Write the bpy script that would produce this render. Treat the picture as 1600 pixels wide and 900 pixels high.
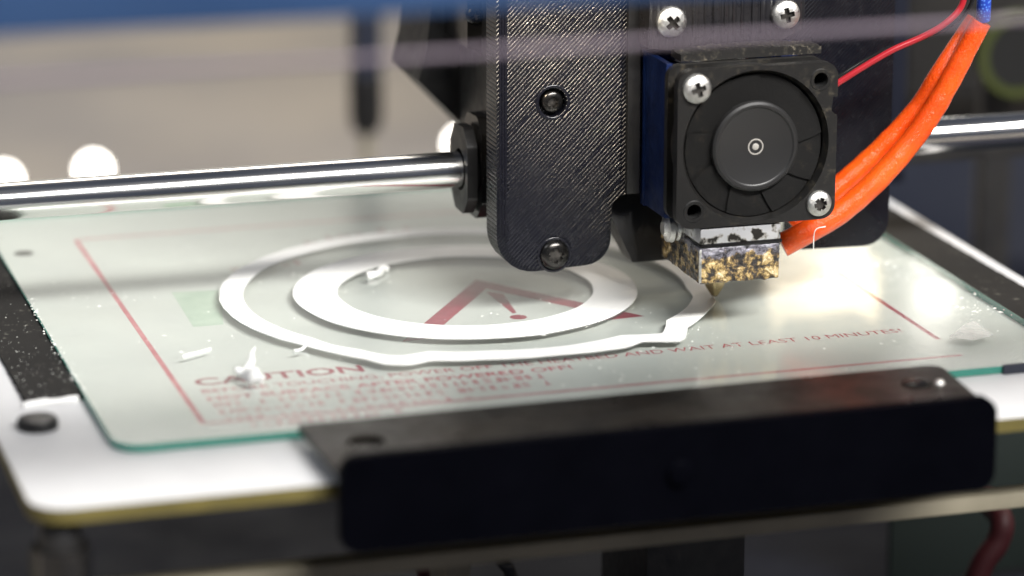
import bpy, bmesh, math, random
from mathutils import Vector, Matrix, noise

for o in list(bpy.data.objects): bpy.data.objects.remove(o, do_unlink=True)
random.seed(7)
S = 0.001                                   # everything below is written in millimetres
scene = bpy.context.scene
COL = scene.collection

# ------------------------------------------------------------------ camera
PITCH, YAW = math.radians(15.5685), math.radians(16.8156)
CAM = Vector((-136.5, -683.0, 223.7))
FWD = Vector((math.sin(YAW)*math.cos(PITCH), math.cos(YAW)*math.cos(PITCH), -math.sin(PITCH)))
RIGHT = Vector((math.cos(YAW), -math.sin(YAW), 0)); UP = RIGHT.cross(FWD)
FPX = 5240.27
cd = bpy.data.cameras.new('camera'); cam = bpy.data.objects.new('camera', cd); COL.objects.link(cam)
cam.matrix_world = Matrix(((RIGHT.x, UP.x, -FWD.x, CAM.x*S), (RIGHT.y, UP.y, -FWD.y, CAM.y*S),
                           (RIGHT.z, UP.z, -FWD.z, CAM.z*S), (0, 0, 0, 1)))
cd.sensor_width = 36; cd.lens = FPX*36/1600
cd.clip_start = 0.02; cd.clip_end = 50
cd.dof.use_dof = True; cd.dof.focus_distance = 0.803; cd.dof.aperture_fstop = 117.9/19.0
scene.camera = cam
# ------------------------------------------------------------------ world, exposure
w = bpy.data.worlds.new('World'); scene.world = w; w.use_nodes = True
bg = w.node_tree.nodes['Background']; bg.inputs[0].default_value = (0.62, 0.72, 1.0, 1); bg.inputs[1].default_value = 0.10
scene.view_settings.view_transform = 'Standard'; scene.view_settings.look = 'None'
scene.view_settings.exposure = 0.0; scene.view_settings.gamma = 1.0
scene.view_settings.use_curve_mapping = False
# ------------------------------------------------------------------ lamps
def area(name, loc, target, size, power, color, sy=None):
    l = bpy.data.lights.new(name, 'AREA'); l.energy = power; l.color = color
    l.shape = 'RECTANGLE'; l.size = size; l.size_y = sy or size
    o = bpy.data.objects.new(name, l); COL.objects.link(o)
    o.location = Vector(loc)*S
    d = (Vector(target)-Vector(loc)).normalized()
    o.rotation_euler = d.to_track_quat('-Z', 'Y').to_euler()
    return o
area('ceiling_panel_light', (470, -1000, 1080), (90, 60, 0), 1.0, 58, (1.0, 0.98, 0.95), 0.24)
area('front_fill_light', (-900, -300, 1200), (80, 60, 20), 0.5, 3.0, (0.86, 0.92, 1.0))  # added soft fill from the front left, lightens the shadows
area('rear_room_light', (300, 1500, 1500), (100, 900, -125), 0.8, 9.5, (1.0, 0.93, 0.84))
area('wall_wash_light', (500, 2100, 1700), (500, 3200, 500), 1.2, 20, (1.0, 0.96, 0.90), 0.4)  # added light that brightens the wall mirrored in the glass
area('side_spot_light', (700, 250, 420), (150, 60, 40), 0.12, 1.3, (1.0, 0.86, 0.66))
us = area('plate_accent_light', (-18, -42, 192), (101, 66, 74), 0.014, 0.011, (1.0, 0.86, 0.66)); us.data.spread = math.radians(22)  # added accent aimed at the plate's top for highlights on its ridges

# ------------------------------------------------------------------ measuring helpers
def ray(px, py): return FWD*FPX + RIGHT*(px-800) - UP*(py-450)
def oz(px, py, z=0.0):
    d = ray(px, py); return CAM + d*((z-CAM.z)/d.z)
def oy(px, py, y):
    d = ray(px, py); return CAM + d*((y-CAM.y)/d.y)

# ------------------------------------------------------------------ materials
def mat(name, color, rough=0.5, metal=0.0, **kw):
    m = bpy.data.materials.new(name); m.use_nodes = True
    nt = m.node_tree; b = nt.nodes['Principled BSDF']
    b.inputs['Base Color'].default_value = (*color, 1); b.inputs['Roughness'].default_value = rough
    b.inputs['Metallic'].default_value = metal
    for k, v in kw.items(): b.inputs[k.replace('_', ' ')].default_value = v
    return m
def N(m, t, **kw):
    n = m.node_tree.nodes.new(t)
    for k, v in kw.items(): setattr(n, k, v)
    return n
def L(m, a, b): m.node_tree.links.new(a, b)
def coords(m, scale=(1, 1, 1), rot=(0, 0, 0), kind='Object'):
    tc = N(m, 'ShaderNodeTexCoord'); mp = N(m, 'ShaderNodeMapping')
    mp.inputs['Scale'].default_value = scale; mp.inputs['Rotation'].default_value = rot
    L(m, tc.outputs[kind], mp.inputs[0]); return mp.outputs[0]
def noise_t(m, vec, scale, detail=4, rough=0.55):
    n = N(m, 'ShaderNodeTexNoise'); n.inputs['Scale'].default_value = scale
    n.inputs['Detail'].default_value = detail; n.inputs['Roughness'].default_value = rough
    L(m, vec, n.inputs['Vector']); return n.outputs['Fac']
def ramp(m, fac, stops, interp='LINEAR'):
    r = N(m, 'ShaderNodeValToRGB'); cr = r.color_ramp; cr.interpolation = interp
    while len(cr.elements) < len(stops): cr.elements.new(0.5)
    for e, (p, c) in zip(cr.elements, stops):
        e.position = p; e.color = (*c, 1) if len(c) == 3 else c
    L(m, fac, r.inputs[0]); return r.outputs[0]
def g(v): return (v, v, v)
def bump(m, h, strength=0.3, dist=0.0003, into=None):
    b = N(m, 'ShaderNodeBump'); b.inputs['Strength'].default_value = strength
    b.inputs['Distance'].default_value = dist; L(m, h, b.inputs['Height'])
    if into is not None: L(m, into, b.inputs['Normal'])
    L(m, b.outputs[0], m.node_tree.nodes['Principled BSDF'].inputs['Normal']); return b.outputs[0]
def P(m): return m.node_tree.nodes['Principled BSDF']
def math_n(m, op, a, b=None, c=None):
    n = N(m, 'ShaderNodeMath', operation=op)
    for i, v in enumerate((a, b, c)):
        if v is None: continue
        if isinstance(v, (int, float)): n.inputs[i].default_value = v
        else: L(m, v, n.inputs[i])
    return n.outputs[0]
def varied(m, scale, lo, hi, rlo, rhi, bs=0.15, bd=0.0002):
    """colour and roughness varied by noise, plus a fine grain"""
    v = coords(m); n = noise_t(m, v, scale, 5)
    L(m, ramp(m, n, [(0.3, lo), (0.7, hi)]), P(m).inputs['Base Color'])
    L(m, ramp(m, noise_t(m, v, scale*2.3, 4), [(0.3, g(rlo)), (0.7, g(rhi))]), P(m).inputs['Roughness'])
    bump(m, noise_t(m, v, scale*12, 3), bs, bd); return m

M = {}
M['board'] = varied(mat('white solder mask', (0.8, 0.8, 0.8)), 40, (0.58, 0.58, 0.59), (0.63, 0.63, 0.634), 0.35, 0.5, 0.05)
M['fr4'] = varied(mat('board edge laminate', (0.25, 0.2, 0.05), 0.6), 90, (0.085, 0.07, 0.018), (0.15, 0.12, 0.03), 0.5, 0.7)
M['red'] = varied(mat('red silkscreen', (0.45, 0.03, 0.07), 0.5), 180, (0.24, 0.002, 0.032), (0.34, 0.006, 0.052), 0.4, 0.6)
M['pink'] = varied(mat('worn red silkscreen', (0.5, 0.1, 0.13), 0.5), 260, (0.44, 0.030, 0.075), (0.60, 0.20, 0.24), 0.4, 0.6)
M['worn'] = varied(mat('worn red letters', (0.5, 0.1, 0.13), 0.5), 420, (0.36, 0.012, 0.05), (0.52, 0.10, 0.14), 0.4, 0.6)
M['green_print'] = varied(mat('green window print', (0.3, 0.4, 0.33), 0.6), 120, (0.37, 0.47, 0.40), (0.52, 0.6, 0.53), 0.4, 0.6)
M['pla'] = varied(mat('white plastic', (0.85, 0.85, 0.83), 0.4), 60, (0.86, 0.86, 0.83), (0.92, 0.92, 0.895), 0.42, 0.6, 0.2)
M['strands'] = varied(mat('white plastic strands', (0.85, 0.85, 0.83), 0.4), 60, (0.87, 0.87, 0.84), (0.93, 0.93, 0.905), 0.36, 0.5, 0.2)
def strands():
    m = M['strands']; tc = N(m, 'ShaderNodeTexCoord'); mp = N(m, 'ShaderNodeMapping'); mp.inputs['Location'].default_value = (-84*S, -86.6*S, 0); L(m, tc.outputs['Object'], mp.inputs[0])
    wv = N(m, 'ShaderNodeTexWave', wave_type='RINGS', rings_direction='Z'); wv.inputs['Scale'].default_value = 560; wv.inputs['Distortion'].default_value = .3; L(m, mp.outputs[0], wv.inputs['Vector'])
    bump(m, math_n(m, 'ADD', wv.outputs['Fac'], math_n(m, 'MULTIPLY', noise_t(m, tc.outputs['Object'], 400, 3), .6)), 0.35, 0.0002)
strands()
P(M['pla']).inputs['Subsurface Weight'].default_value = 0.25; P(M['pla']).inputs['Subsurface Radius'].default_value = (0.001, 0.001, 0.001)
P(M['pla']).inputs['Subsurface Scale'].default_value = 1.0
M['crumb'] = mat('plastic crumbs', (0.85, 0.85, 0.8), 0.4)
# glass: clear, tinted, reflecting, with dried smears on it
def glass_mat():
    m = bpy.data.materials.new('greenish glass'); m.use_nodes = True; nt = m.node_tree; nt.nodes.clear()
    out = N(m, 'ShaderNodeOutputMaterial'); tr = N(m, 'ShaderNodeBsdfTransparent'); gl = N(m, 'ShaderNodeBsdfGlossy')
    df = N(m, 'ShaderNodeBsdfDiffuse'); mx = N(m, 'ShaderNodeMixShader'); mx2 = N(m, 'ShaderNodeMixShader')
    tr.inputs[0].default_value = (0.948, 0.96, 0.93, 1)
    ge = N(m, 'ShaderNodeNewGeometry'); dt = N(m, 'ShaderNodeVectorMath', operation='DOT_PRODUCT'); L(m, ge.outputs['Normal'], dt.inputs[0]); L(m, ge.outputs['Incoming'], dt.inputs[1])
    fr = math_n(m, 'ADD', math_n(m, 'MULTIPLY', math_n(m, 'POWER', math_n(m, 'SUBTRACT', 1.0, math_n(m, 'ABSOLUTE', dt.outputs['Value'])), 5.0), 0.96), 0.04)
    v = coords(m); vs = coords(m, (1, 6, 1), (0, 0, 0.35))
    gl.inputs['Color'].default_value = (1, 1, 1, 1)
    L(m, ramp(m, noise_t(m, v, 35, 5), [(0.35, g(0.10)), (0.75, g(0.28))]), gl.inputs['Roughness'])
    df.inputs[0].default_value = (0.84, 0.86, 0.815, 1)
    a = ramp(m, noise_t(m, v, 16, 6, 0.6), [(0.40, g(0.16)), (0.60, g(0.34)), (0.8, g(0.52))])
    b = ramp(m, noise_t(m, vs, 75, 6, 0.7), [(0.55, g(0.0)), (0.75, g(0.30))])
    c = ramp(m, noise_t(m, v, 900, 2), [(0.66, g(0.0)), (0.74, g(0.5))])
    s = math_n(m, 'ADD', a, b); s = math_n(m, 'ADD', s, math_n(m, 'MULTIPLY', c, a)); s = math_n(m, 'MULTIPLY', s, 0.15)
    L(m, s, mx.inputs[0]); L(m, tr.outputs[0], mx.inputs[1]); L(m, df.outputs[0], mx.inputs[2])
    L(m, fr, mx2.inputs[0]); L(m, mx.outputs[0], mx2.inputs[1]); L(m, gl.outputs[0], mx2.inputs[2])
    L(m, mx2.outputs[0], out.inputs[0]); return m
M['glass'] = glass_mat()
M['glass_under'] = bpy.data.materials.new('glass underside'); M['glass_under'].use_nodes = True
_nt = M['glass_under'].node_tree; _nt.nodes.clear()
_o = _nt.nodes.new('ShaderNodeOutputMaterial'); _t = _nt.nodes.new('ShaderNodeBsdfTransparent'); _t.inputs[0].default_value = (0.96, 0.98, 0.965, 1)
_nt.links.new(_t.outputs[0], _o.inputs[0])
M['glass_edge'] = mat('green glass edge', (0.05, 0.26, 0.20), 0.12)
# black prints
def printed_black(name, line_scale, rot, bs, base=((0.003, 0.0035, 0.007), (0.008, 0.008, 0.011)), rl=(0.22, 0.42)):
    m = mat(name, (0.01, 0.01, 0.013), 0.3); v = coords(m); vr = coords(m, (1, 1, 1), rot)
    wv = N(m, 'ShaderNodeTexWave', wave_type='BANDS', bands_direction='X', wave_profile='SIN')
    wv.inputs['Scale'].default_value = line_scale; wv.inputs['Distortion'].default_value = 0.35
    wv.inputs['Detail'].default_value = 2; wv.inputs['Detail Scale'].default_value = 3
    L(m, vr, wv.inputs['Vector'])
    n1 = noise_t(m, v, 900, 3); n2 = noise_t(m, v, 60, 3)
    wf = math_n(m, 'SUBTRACT', 1.0, math_n(m, 'POWER', math_n(m, 'SUBTRACT', 1.0, wv.outputs['Fac']), 3.0))
    h = math_n(m, 'ADD', math_n(m, 'MULTIPLY', wf, ramp(m, n2, [(0.25, g(0.35)), (0.6, g(1))])), math_n(m, 'MULTIPLY', n1, 0.05))
    bump(m, h, bs, 0.0004)
    L(m, ramp(m, noise_t(m, v, 45, 5), [(0.3, base[0]), (0.7, base[1])]), P(m).inputs['Base Color'])
    L(m, ramp(m, noise_t(m, v, 500, 3), [(0.35, g(rl[0])), (0.7, g(rl[1]))]), P(m).inputs['Roughness'])
    P(m).inputs['Specular IOR Level'].default_value = 0.36
    return m
# diagonal strands run up to the right on the plate's front (local x and z)
M['plate'] = printed_black('ridged black print', 400, (0, math.radians(-45), 0), 0.6, rl=(0.16, 0.30))
M['strand_black'] = mat('glossy black strands', (0.006, 0.006, 0.010), 0.2)
L(M['strand_black'], ramp(M['strand_black'], noise_t(M['strand_black'], coords(M['strand_black']), 420, 4), [(0.3, g(0.13)), (0.7, g(0.34))]), P(M['strand_black']).inputs['Roughness'])
bump(M['strand_black'], noise_t(M['strand_black'], coords(M['strand_black']), 1500, 3), 0.35, 0.00025)
M['bracket'] = printed_black('upright ribbed black print', 165, (0, 0, 0), 0.7, ((0.010, 0.010, 0.013), (0.022, 0.02, 0.02)), (0.25, 0.45))
M['black'] = varied(mat('black plastic', (0.012, 0.012, 0.013), 0.4), 120, (0.008, 0.008, 0.009), (0.02, 0.019, 0.018), 0.32, 0.5)
M['black_gloss'] = varied(mat('black glossy', (0.01, 0.01, 0.011), 0.2), 90, (0.006, 0.006, 0.007), (0.013, 0.012, 0.011), 0.14, 0.26)
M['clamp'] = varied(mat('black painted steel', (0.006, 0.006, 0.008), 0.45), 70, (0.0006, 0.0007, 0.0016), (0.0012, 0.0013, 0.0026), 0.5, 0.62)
M['clamp_top'] = varied(mat('brownish black steel', (0.02, 0.018, 0.015), 0.3), 60, (0.004, 0.0035, 0.003), (0.016, 0.013, 0.010), 0.26, 0.5); P(M['clamp_top']).inputs['Specular IOR Level'].default_value = 0.2  # lighter, browner black than the clamp's front face
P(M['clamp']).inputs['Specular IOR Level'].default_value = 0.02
def dusty(name, base, dust, lo, hi, rough=0.5, sc=300):
    m = mat(name, base, rough); v = coords(m)
    f = math_n(m, 'MULTIPLY', ramp(m, noise_t(m, v, sc, 6, 0.7), [(lo, g(0)), (hi, g(1))]), ramp(m, noise_t(m, v, sc/7, 3), [(0.42, g(0)), (0.62, g(1))]))
    mx = N(m, 'ShaderNodeMix', data_type='RGBA'); L(m, f, mx.inputs[0]); mx.inputs[6].default_value = (*base, 1); mx.inputs[7].default_value = (*dust, 1)
    L(m, mx.outputs[2], P(m).inputs['Base Color']); bump(m, noise_t(m, v, sc*3, 4), 0.25, 0.0002)
    return m
M['fan'] = dusty('dusty fan plastic', (0.010, 0.0095, 0.009), (0.10, 0.085, 0.06), 0.52, 0.80, 0.38, 420)
M['blade'] = dusty('dusty fan blade', (0.012, 0.0115, 0.011), (0.07, 0.055, 0.04), 0.55, 0.8, 0.5, 300)
M['hub'] = mat('fan hub plastic', (0.018, 0.0175, 0.0175), 0.36)
M['hub_label'] = mat('fan hub print', (0.36, 0.34, 0.31), 0.4)
M['strip'] = dusty('black foam strip', (0.018, 0.017, 0.016), (0.35, 0.33, 0.28), 0.58, 0.80, 0.75, 520)
P(M['strip']).inputs['Specular IOR Level'].default_value = 0.15
M['black_hole'] = mat('dark bore', (0.002, 0.002, 0.002), 0.9)
M['gasket'] = dusty('crusted black foam', (0.010, 0.009, 0.008), (0.30, 0.26, 0.19), 0.52, 0.74, 0.5, 700)
# metals
M['rod'] = mat('polished steel', (0.74, 0.73, 0.71), 0.09, 1.0)
_v = coords(M['rod'], (1, 1, 1)); L(M['rod'], ramp(M['rod'], noise_t(M['rod'], coords(M['rod'], (1, 60, 60)), 20, 4), [(0.3, g(0.13)), (0.7, g(0.21))]), P(M['rod']).inputs['Roughness'])
M['steel'] = varied(mat('scuffed zinc', (0.75, 0.74, 0.72), 0.3, 1.0), 500, (0.55, 0.54, 0.50), (0.86, 0.85, 0.82), 0.25, 0.5, 0.4, 0.0003)
M['dark_steel'] = varied(mat('black oxide steel', (0.05, 0.05, 0.05), 0.25, 0.9), 300, (0.03, 0.03, 0.03), (0.07, 0.065, 0.06), 0.15, 0.3)
M['recess'] = varied(mat('dark recess', (0.05, 0.05, 0.04), 0.4, 0.6), 700, (0.015, 0.014, 0.013), (0.12, 0.11, 0.10), 0.3, 0.5)  # darker colour for the faces inside the screw recesses
M['brass'] = varied(mat('tarnished brass', (0.5, 0.38, 0.2), 0.35, 1.0), 400, (0.22, 0.17, 0.09), (0.62, 0.5, 0.3), 0.25, 0.5)
M['blue_alu'] = varied(mat('blue anodised aluminium', (0.01, 0.03, 0.15), 0.35, 0.7), 200, (0.004, 0.012, 0.06), (0.01, 0.028, 0.12), 0.3, 0.5)
def tape_metal():
    m = mat('stained silver block', (0.7, 0.7, 0.7), 0.15, 0.65); v = coords(m)
    n = noise_t(m, v, 330, 3, 0.5)
    L(m, ramp(m, n, [(0.50, (0.72, 0.72, 0.73)), (0.56, (0.40, 0.38, 0.35)), (0.60, (0.03, 0.028, 0.025))]), P(m).inputs['Base Color'])
    L(m, ramp(m, n, [(0.5, g(0.28)), (0.6, g(0.5))]), P(m).inputs['Roughness']); bump(m, n, 0.2, 0.0003); return m
M['block'] = tape_metal()
def crust():
    m = mat('burnt plastic crust', (0.3, 0.2, 0.08), 0.3, 0.0); v = coords(m)
    dn = N(m, 'ShaderNodeTexNoise'); dn.inputs['Scale'].default_value = 370; dn.inputs['Detail'].default_value = 8; dn.inputs['Roughness'].default_value = 0.72
    dn.inputs['Distortion'].default_value = 0.35; L(m, v, dn.inputs['Vector'])
    sep = N(m, 'ShaderNodeSeparateXYZ'); tc = N(m, 'ShaderNodeTexCoord'); L(m, tc.outputs['Object'], sep.inputs[0])
    # crust is thick below, the bare grey metal shows towards the top of the block
    up = N(m, 'ShaderNodeMapRange'); L(m, sep.outputs['Z'], up.inputs[0]); up.inputs[1].default_value = 0.0155; up.inputs[2].default_value = 0.0195; up.inputs[3].default_value = 0; up.inputs[4].default_value = 1
    k = math_n(m, 'ADD', up.outputs[0], math_n(m, 'MULTIPLY', math_n(m, 'SUBTRACT', noise_t(m, v, 420, 4), 0.5), 2.2)); kk = ramp(m, k, [(0.45, g(0)), (0.6, g(1))])
    c1 = ramp(m, dn.outputs['Fac'], [(0.37, (0.006, 0.005, 0.006)), (0.455, (0.025, 0.02, 0.018)), (0.50, (0.16, 0.10, 0.035)), (0.55, (0.50, 0.35, 0.13)), (0.61, (0.80, 0.64, 0.38)), (0.70, (0.9, 0.86, 0.78))])
    c2 = ramp(m, dn.outputs['Fac'], [(0.40, (0.02, 0.02, 0.022)), (0.48, (0.22, 0.21, 0.25)), (0.62, (0.42, 0.41, 0.46))])
    mx = N(m, 'ShaderNodeMix', data_type='RGBA'); L(m, kk, mx.inputs[0]); L(m, c1, mx.inputs[6]); L(m, c2, mx.inputs[7]); L(m, mx.outputs[2], P(m).inputs['Base Color'])
    L(m, math_n(m, 'MULTIPLY', kk, 0.8), P(m).inputs['Metallic'])
    bump(m, dn.outputs['Fac'], 0.9, 0.0009); P(m).inputs['Coat Weight'].default_value = 0.6; P(m).inputs['Coat Roughness'].default_value = 0.12
    return m
M['crust'] = crust()
M['orange'] = mat('orange silicone', (0.90, 0.115, 0.008), 0.22, 0.0, Coat_Weight=0.35)
def sleeve(m, sc, col_lo, col_hi):
    v = coords(m); L(m, ramp(m, noise_t(m, v, 60, 4), [(0.3, col_lo), (0.7, col_hi)]), P(m).inputs['Base Color'])
    bump(m, math_n(m, 'ADD', noise_t(m, v, sc, 2), math_n(m, 'MULTIPLY', noise_t(m, v, sc*3, 2), 0.5)), 0.6, 0.0004)
sleeve(M['orange'], 1500, (0.80, 0.060, 0.004), (0.90, 0.125, 0.008))
P(M['orange']).inputs['Subsurface Weight'].default_value = 0.3; P(M['orange']).inputs['Subsurface Radius'].default_value = (0.003, 0.001, 0.0004); P(M['orange']).inputs['Subsurface Scale'].default_value = 1
M['red_wire'] = mat('red wire jacket', (0.36, 0.012, 0.02), 0.3, 0, Coat_Weight=0.3)
M['black_wire'] = mat('black wire jacket', (0.008, 0.008, 0.008), 0.25)
def braid():
    m = mat('blue braid', (0.02, 0.08, 0.5), 0.45); v = coords(m)
    ck = N(m, 'ShaderNodeTexVoronoi'); ck.inputs['Scale'].default_value = 1400; L(m, v, ck.inputs['Vector'])
    L(m, ramp(m, ck.outputs['Distance'], [(0.2, (0.10, 0.25, 0.75)), (0.45, (0.01, 0.05, 0.40))]), P(m).inputs['Base Color'])
    bump(m, ck.outputs['Distance'], -0.6, 0.0005); return m
M['braid'] = braid()
M['beam'] = varied(mat('blue painted beam', (0.05, 0.16, 0.42), 0.45), 12, (0.010, 0.034, 0.095), (0.02, 0.055, 0.14), 0.4, 0.55)
M['thread'] = mat('lilac thread', (0.15, 0.12, 0.15), 0.5)
M['table'] = varied(mat('beige table top', (0.5, 0.45, 0.38), 0.6), 5, (0.22, 0.205, 0.205), (0.48, 0.41, 0.32), 0.5, 0.7)
M['wall'] = varied(mat('grey beige wall', (0.45, 0.44, 0.4), 0.8), 3, (0.66, 0.65, 0.60), (0.76, 0.75, 0.70), 0.7, 0.9)
M['navy'] = varied(mat('navy panel', (0.02, 0.03, 0.07), 0.5), 9, (0.010, 0.013, 0.024), (0.022, 0.026, 0.042), 0.4, 0.6)
M['base'] = varied(mat('dark slate base', (0.03, 0.035, 0.05), 0.5), 14, (0.003, 0.004, 0.009), (0.011, 0.013, 0.025), 0.6, 0.8); P(M['base']).inputs['Specular IOR Level'].default_value = 0.2
M['rail'] = varied(mat('dull aluminium', (0.42, 0.39, 0.3), 0.5), 30, (0.20, 0.18, 0.13), (0.30, 0.27, 0.20), 0.4, 0.6)
M['maroon'] = mat('maroon wire jacket', (0.05, 0.004, 0.006), 0.6)
M['pcb_green'] = mat('green circuit board', (0.003, 0.008, 0.006), 0.7)
M['lime'] = mat('yellow green plastic', (0.035, 0.045, 0.005), 0.5)
def emit(name, c, s):
    m = mat(name, (0.8, 0.8, 0.8), 0.5); P(m).inputs['Emission Color'].default_value = (*c, 1); P(m).inputs['Emission Strength'].default_value = s; return m
M['bulb'] = emit('lit bulb', (1.0, 0.96, 0.88), 15)
M['lamp_white'] = emit('lit diffuser', (1.0, 0.95, 0.84), 7)
M['lamp_warm'] = emit('lit warm diffuser', (1.0, 0.80, 0.50), 1.25)

# ------------------------------------------------------------------ mesh helpers
def finish(name, bm, m, parent=None, angle=35, bevel=0.0, smooth=True):
    if bevel:
        es = [e for e in bm.edges if len(e.link_faces) == 2 and e.calc_face_angle(0) > math.radians(30)]
        bmesh.ops.bevel(bm, geom=es, offset=bevel*S, segments=2, affect='EDGES', profile=0.6)
    bmesh.ops.recalc_face_normals(bm, faces=bm.faces[:])
    me = bpy.data.meshes.new(name); bm.to_mesh(me); bm.free()
    for mm in (m if isinstance(m, (list, tuple)) else [m]): me.materials.append(mm)
    if smooth:
        for p in me.polygons: p.use_smooth = True
        me.set_sharp_from_angle(angle=math.radians(angle))
    o = bpy.data.objects.new(name, me); COL.objects.link(o)
    if parent is not None:
        o.parent = parent; o.matrix_parent_inverse = Matrix.Translation(-parent.location)
    return o
def tag(o, label=None, cat=None, group=None, kind=None):
    for k, v in (('label', label), ('category', cat), ('group', group), ('kind', kind)):
        if v: o[k] = v
    return o
def empty(name, loc, label, cat, group=None):
    o = bpy.data.objects.new(name, None); o.location = Vector(loc)*S; o.empty_display_size = 0.01; COL.objects.link(o)
    return tag(o, label, cat, group)
def box(bm, x0, x1, y0, y1, z0, z1):
    r = bmesh.ops.create_cube(bm, size=1)
    for v in r['verts']:
        v.co = Vector((x0+(v.co.x+.5)*(x1-x0), y0+(v.co.y+.5)*(y1-y0), z0+(v.co.z+.5)*(z1-z0)))*S
    return r['verts']
AX = {'x': lambda a, b, t: (t, a, b), 'y': lambda a, b, t: (a, t, b), 'z': lambda a, b, t: (a, b, t)}
def prism(bm, pts, axis, t0, t1):
    f = AX[axis]; a = [bm.verts.new(Vector(f(p[0], p[1], t0))*S) for p in pts]; b = [bm.verts.new(Vector(f(p[0], p[1], t1))*S) for p in pts]
    bm.faces.new(a); bm.faces.new(b[::-1])
    n = len(pts)
    for i in range(n): bm.faces.new((a[i], a[(i+1) % n], b[(i+1) % n], b[i]))
def rrect(x0, x1, y0, y1, r, n=6):
    out = []
    for cx, cy, a0 in ((x1-r, y1-r, 0), (x0+r, y1-r, 90), (x0+r, y0+r, 180), (x1-r, y0+r, 270)):
        for i in range(n+1):
            a = math.radians(a0+90*i/n); out.append((cx+r*math.cos(a), cy+r*math.sin(a)))
    return out
def round_poly(pts, radii, n=5):
    out = []; k = len(pts)
    for i, p in enumerate(pts):
        r = radii[i]; p = Vector(p)
        if r <= 0: out.append(tuple(p)); continue
        a = (Vector(pts[i-1])-p).normalized(); b = (Vector(pts[(i+1) % k])-p).normalized()
        ang = a.angle(b)/2; d = r/math.tan(ang); c = p+(a+b).normalized()*(r/math.sin(ang))
        s0 = p+a*d-c; s1 = p+b*d-c; t0 = math.atan2(s0.y, s0.x); t1 = math.atan2(s1.y, s1.x)
        dt = (t1-t0+math.pi) % (2*math.pi)-math.pi
        for j in range(n+1):
            t = t0+dt*j/n; out.append((c.x+r*math.cos(t), c.y+r*math.sin(t)))
    return out
def lathe(bm, prof, c, axis, n=40):
    """prof = (radius, height along axis)"""
    c = Vector(c); rings = []
    for r, h in prof:
        ring = []
        if r < 1e-6: ring = [bm.verts.new((c+Vector(AX[axis](0, 0, h)))*S)]
        else:
            for i in range(n):
                a = 2*math.pi*i/n; ring.append(bm.verts.new((c+Vector(AX[axis](r*math.cos(a), r*math.sin(a), h)))*S))
        rings.append(ring)
    for A, B in zip(rings, rings[1:]):
        for i in range(n):
            j = (i+1) % n
            if len(A) == 1 and len(B) == 1: continue
            if len(A) == 1: bm.faces.new((A[0], B[j], B[i]))
            elif len(B) == 1: bm.faces.new((A[i], A[j], B[0]))
            else: bm.faces.new((A[i], A[j], B[j], B[i]))
def tube(bm, pts, r, n=16, sub=8, cap=True, wobble=0.0, flat=None):
    pts = [Vector(p) for p in pts]; P_ = [pts[0]*2-pts[1]]+pts+[pts[-1]*2-pts[-2]]; path = []
    for i in range(1, len(P_)-2):
        for j in range(sub):
            t = j/sub; a, b, c, d = P_[i-1:i+3]
            path.append(0.5*((2*b)+(c-a)*t+(2*a-5*b+4*c-d)*t*t+(3*b-a-3*c+d)*t**3))
    path.append(pts[-1]); rings = []; up = Vector((0.13, -1, 0.21)).normalized()
    for i, p in enumerate(path):
        t = (path[min(i+1, len(path)-1)]-path[max(i-1, 0)]).normalized()
        x = t.cross(up).normalized(); y = x.cross(t).normalized()
        rr = r if not callable(r) else r(i/(len(path)-1))
        if wobble: rr *= 1+wobble*noise.noise(p*0.35)
        fl = flat(i/(len(path)-1)) if flat else 1.0
        rings.append([bm.verts.new((p+x*rr*math.cos(2*math.pi*k/n)+y*rr*fl*math.sin(2*math.pi*k/n))*S) for k in range(n)])
    for A, B in zip(rings, rings[1:]):
        for k in range(n): bm.faces.new((A[k], A[(k+1) % n], B[(k+1) % n], B[k]))
    if cap: bm.faces.new(rings[0][::-1]); bm.faces.new(rings[-1])
def boolean(o, cutters, op='DIFFERENCE'):
    """cut bmeshes out of an object, then keep only the resulting mesh"""
    tmp = []
    for bm in cutters:
        bmesh.ops.recalc_face_normals(bm, faces=bm.faces[:])
        me = bpy.data.meshes.new('cut'); bm.to_mesh(me); bm.free(); c = bpy.data.objects.new('cut', me); COL.objects.link(c); tmp.append(c)
        md = o.modifiers.new('b', 'BOOLEAN'); md.operation = op; md.object = c; md.solver = 'EXACT'
    dg = bpy.context.evaluated_depsgraph_get(); me = bpy.data.meshes.new_from_object(o.evaluated_get(dg)); o.modifiers.clear()
    old = o.data; o.data = me; bpy.data.meshes.remove(old)
    for c in tmp: bpy.data.objects.remove(c, do_unlink=True)
    me.set_sharp_from_angle(angle=math.radians(35))
def cyl_bm(c, axis, r, h0, h1, n=32):
    bm = bmesh.new(); lathe(bm, [(0, h0), (r, h0), (r, h1), (0, h1)], c, axis, n); return bm
def quick(name, m, parent, fn, **kw):
    bm = bmesh.new(); fn(bm); return finish(name, bm, m, parent, **kw)

# ================================================================== THE SETTING
quick('table', M['table'], None, lambda b: box(b, -1600, 2600, -500, 3200, -165, -125))['kind'] = 'structure'
quick('back_wall', M['wall'], None, lambda b: box(b, -1600, 3000, 3200, 3240, -165, 1300))['kind'] = 'structure'
bx = quick('printer_base', M['base'], None, lambda b: box(b, -130, 420, -260, 440, -125, -108), bevel=2)
tag(bx, 'dark slate base plate of the printer beneath the bed', 'base plate')

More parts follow.
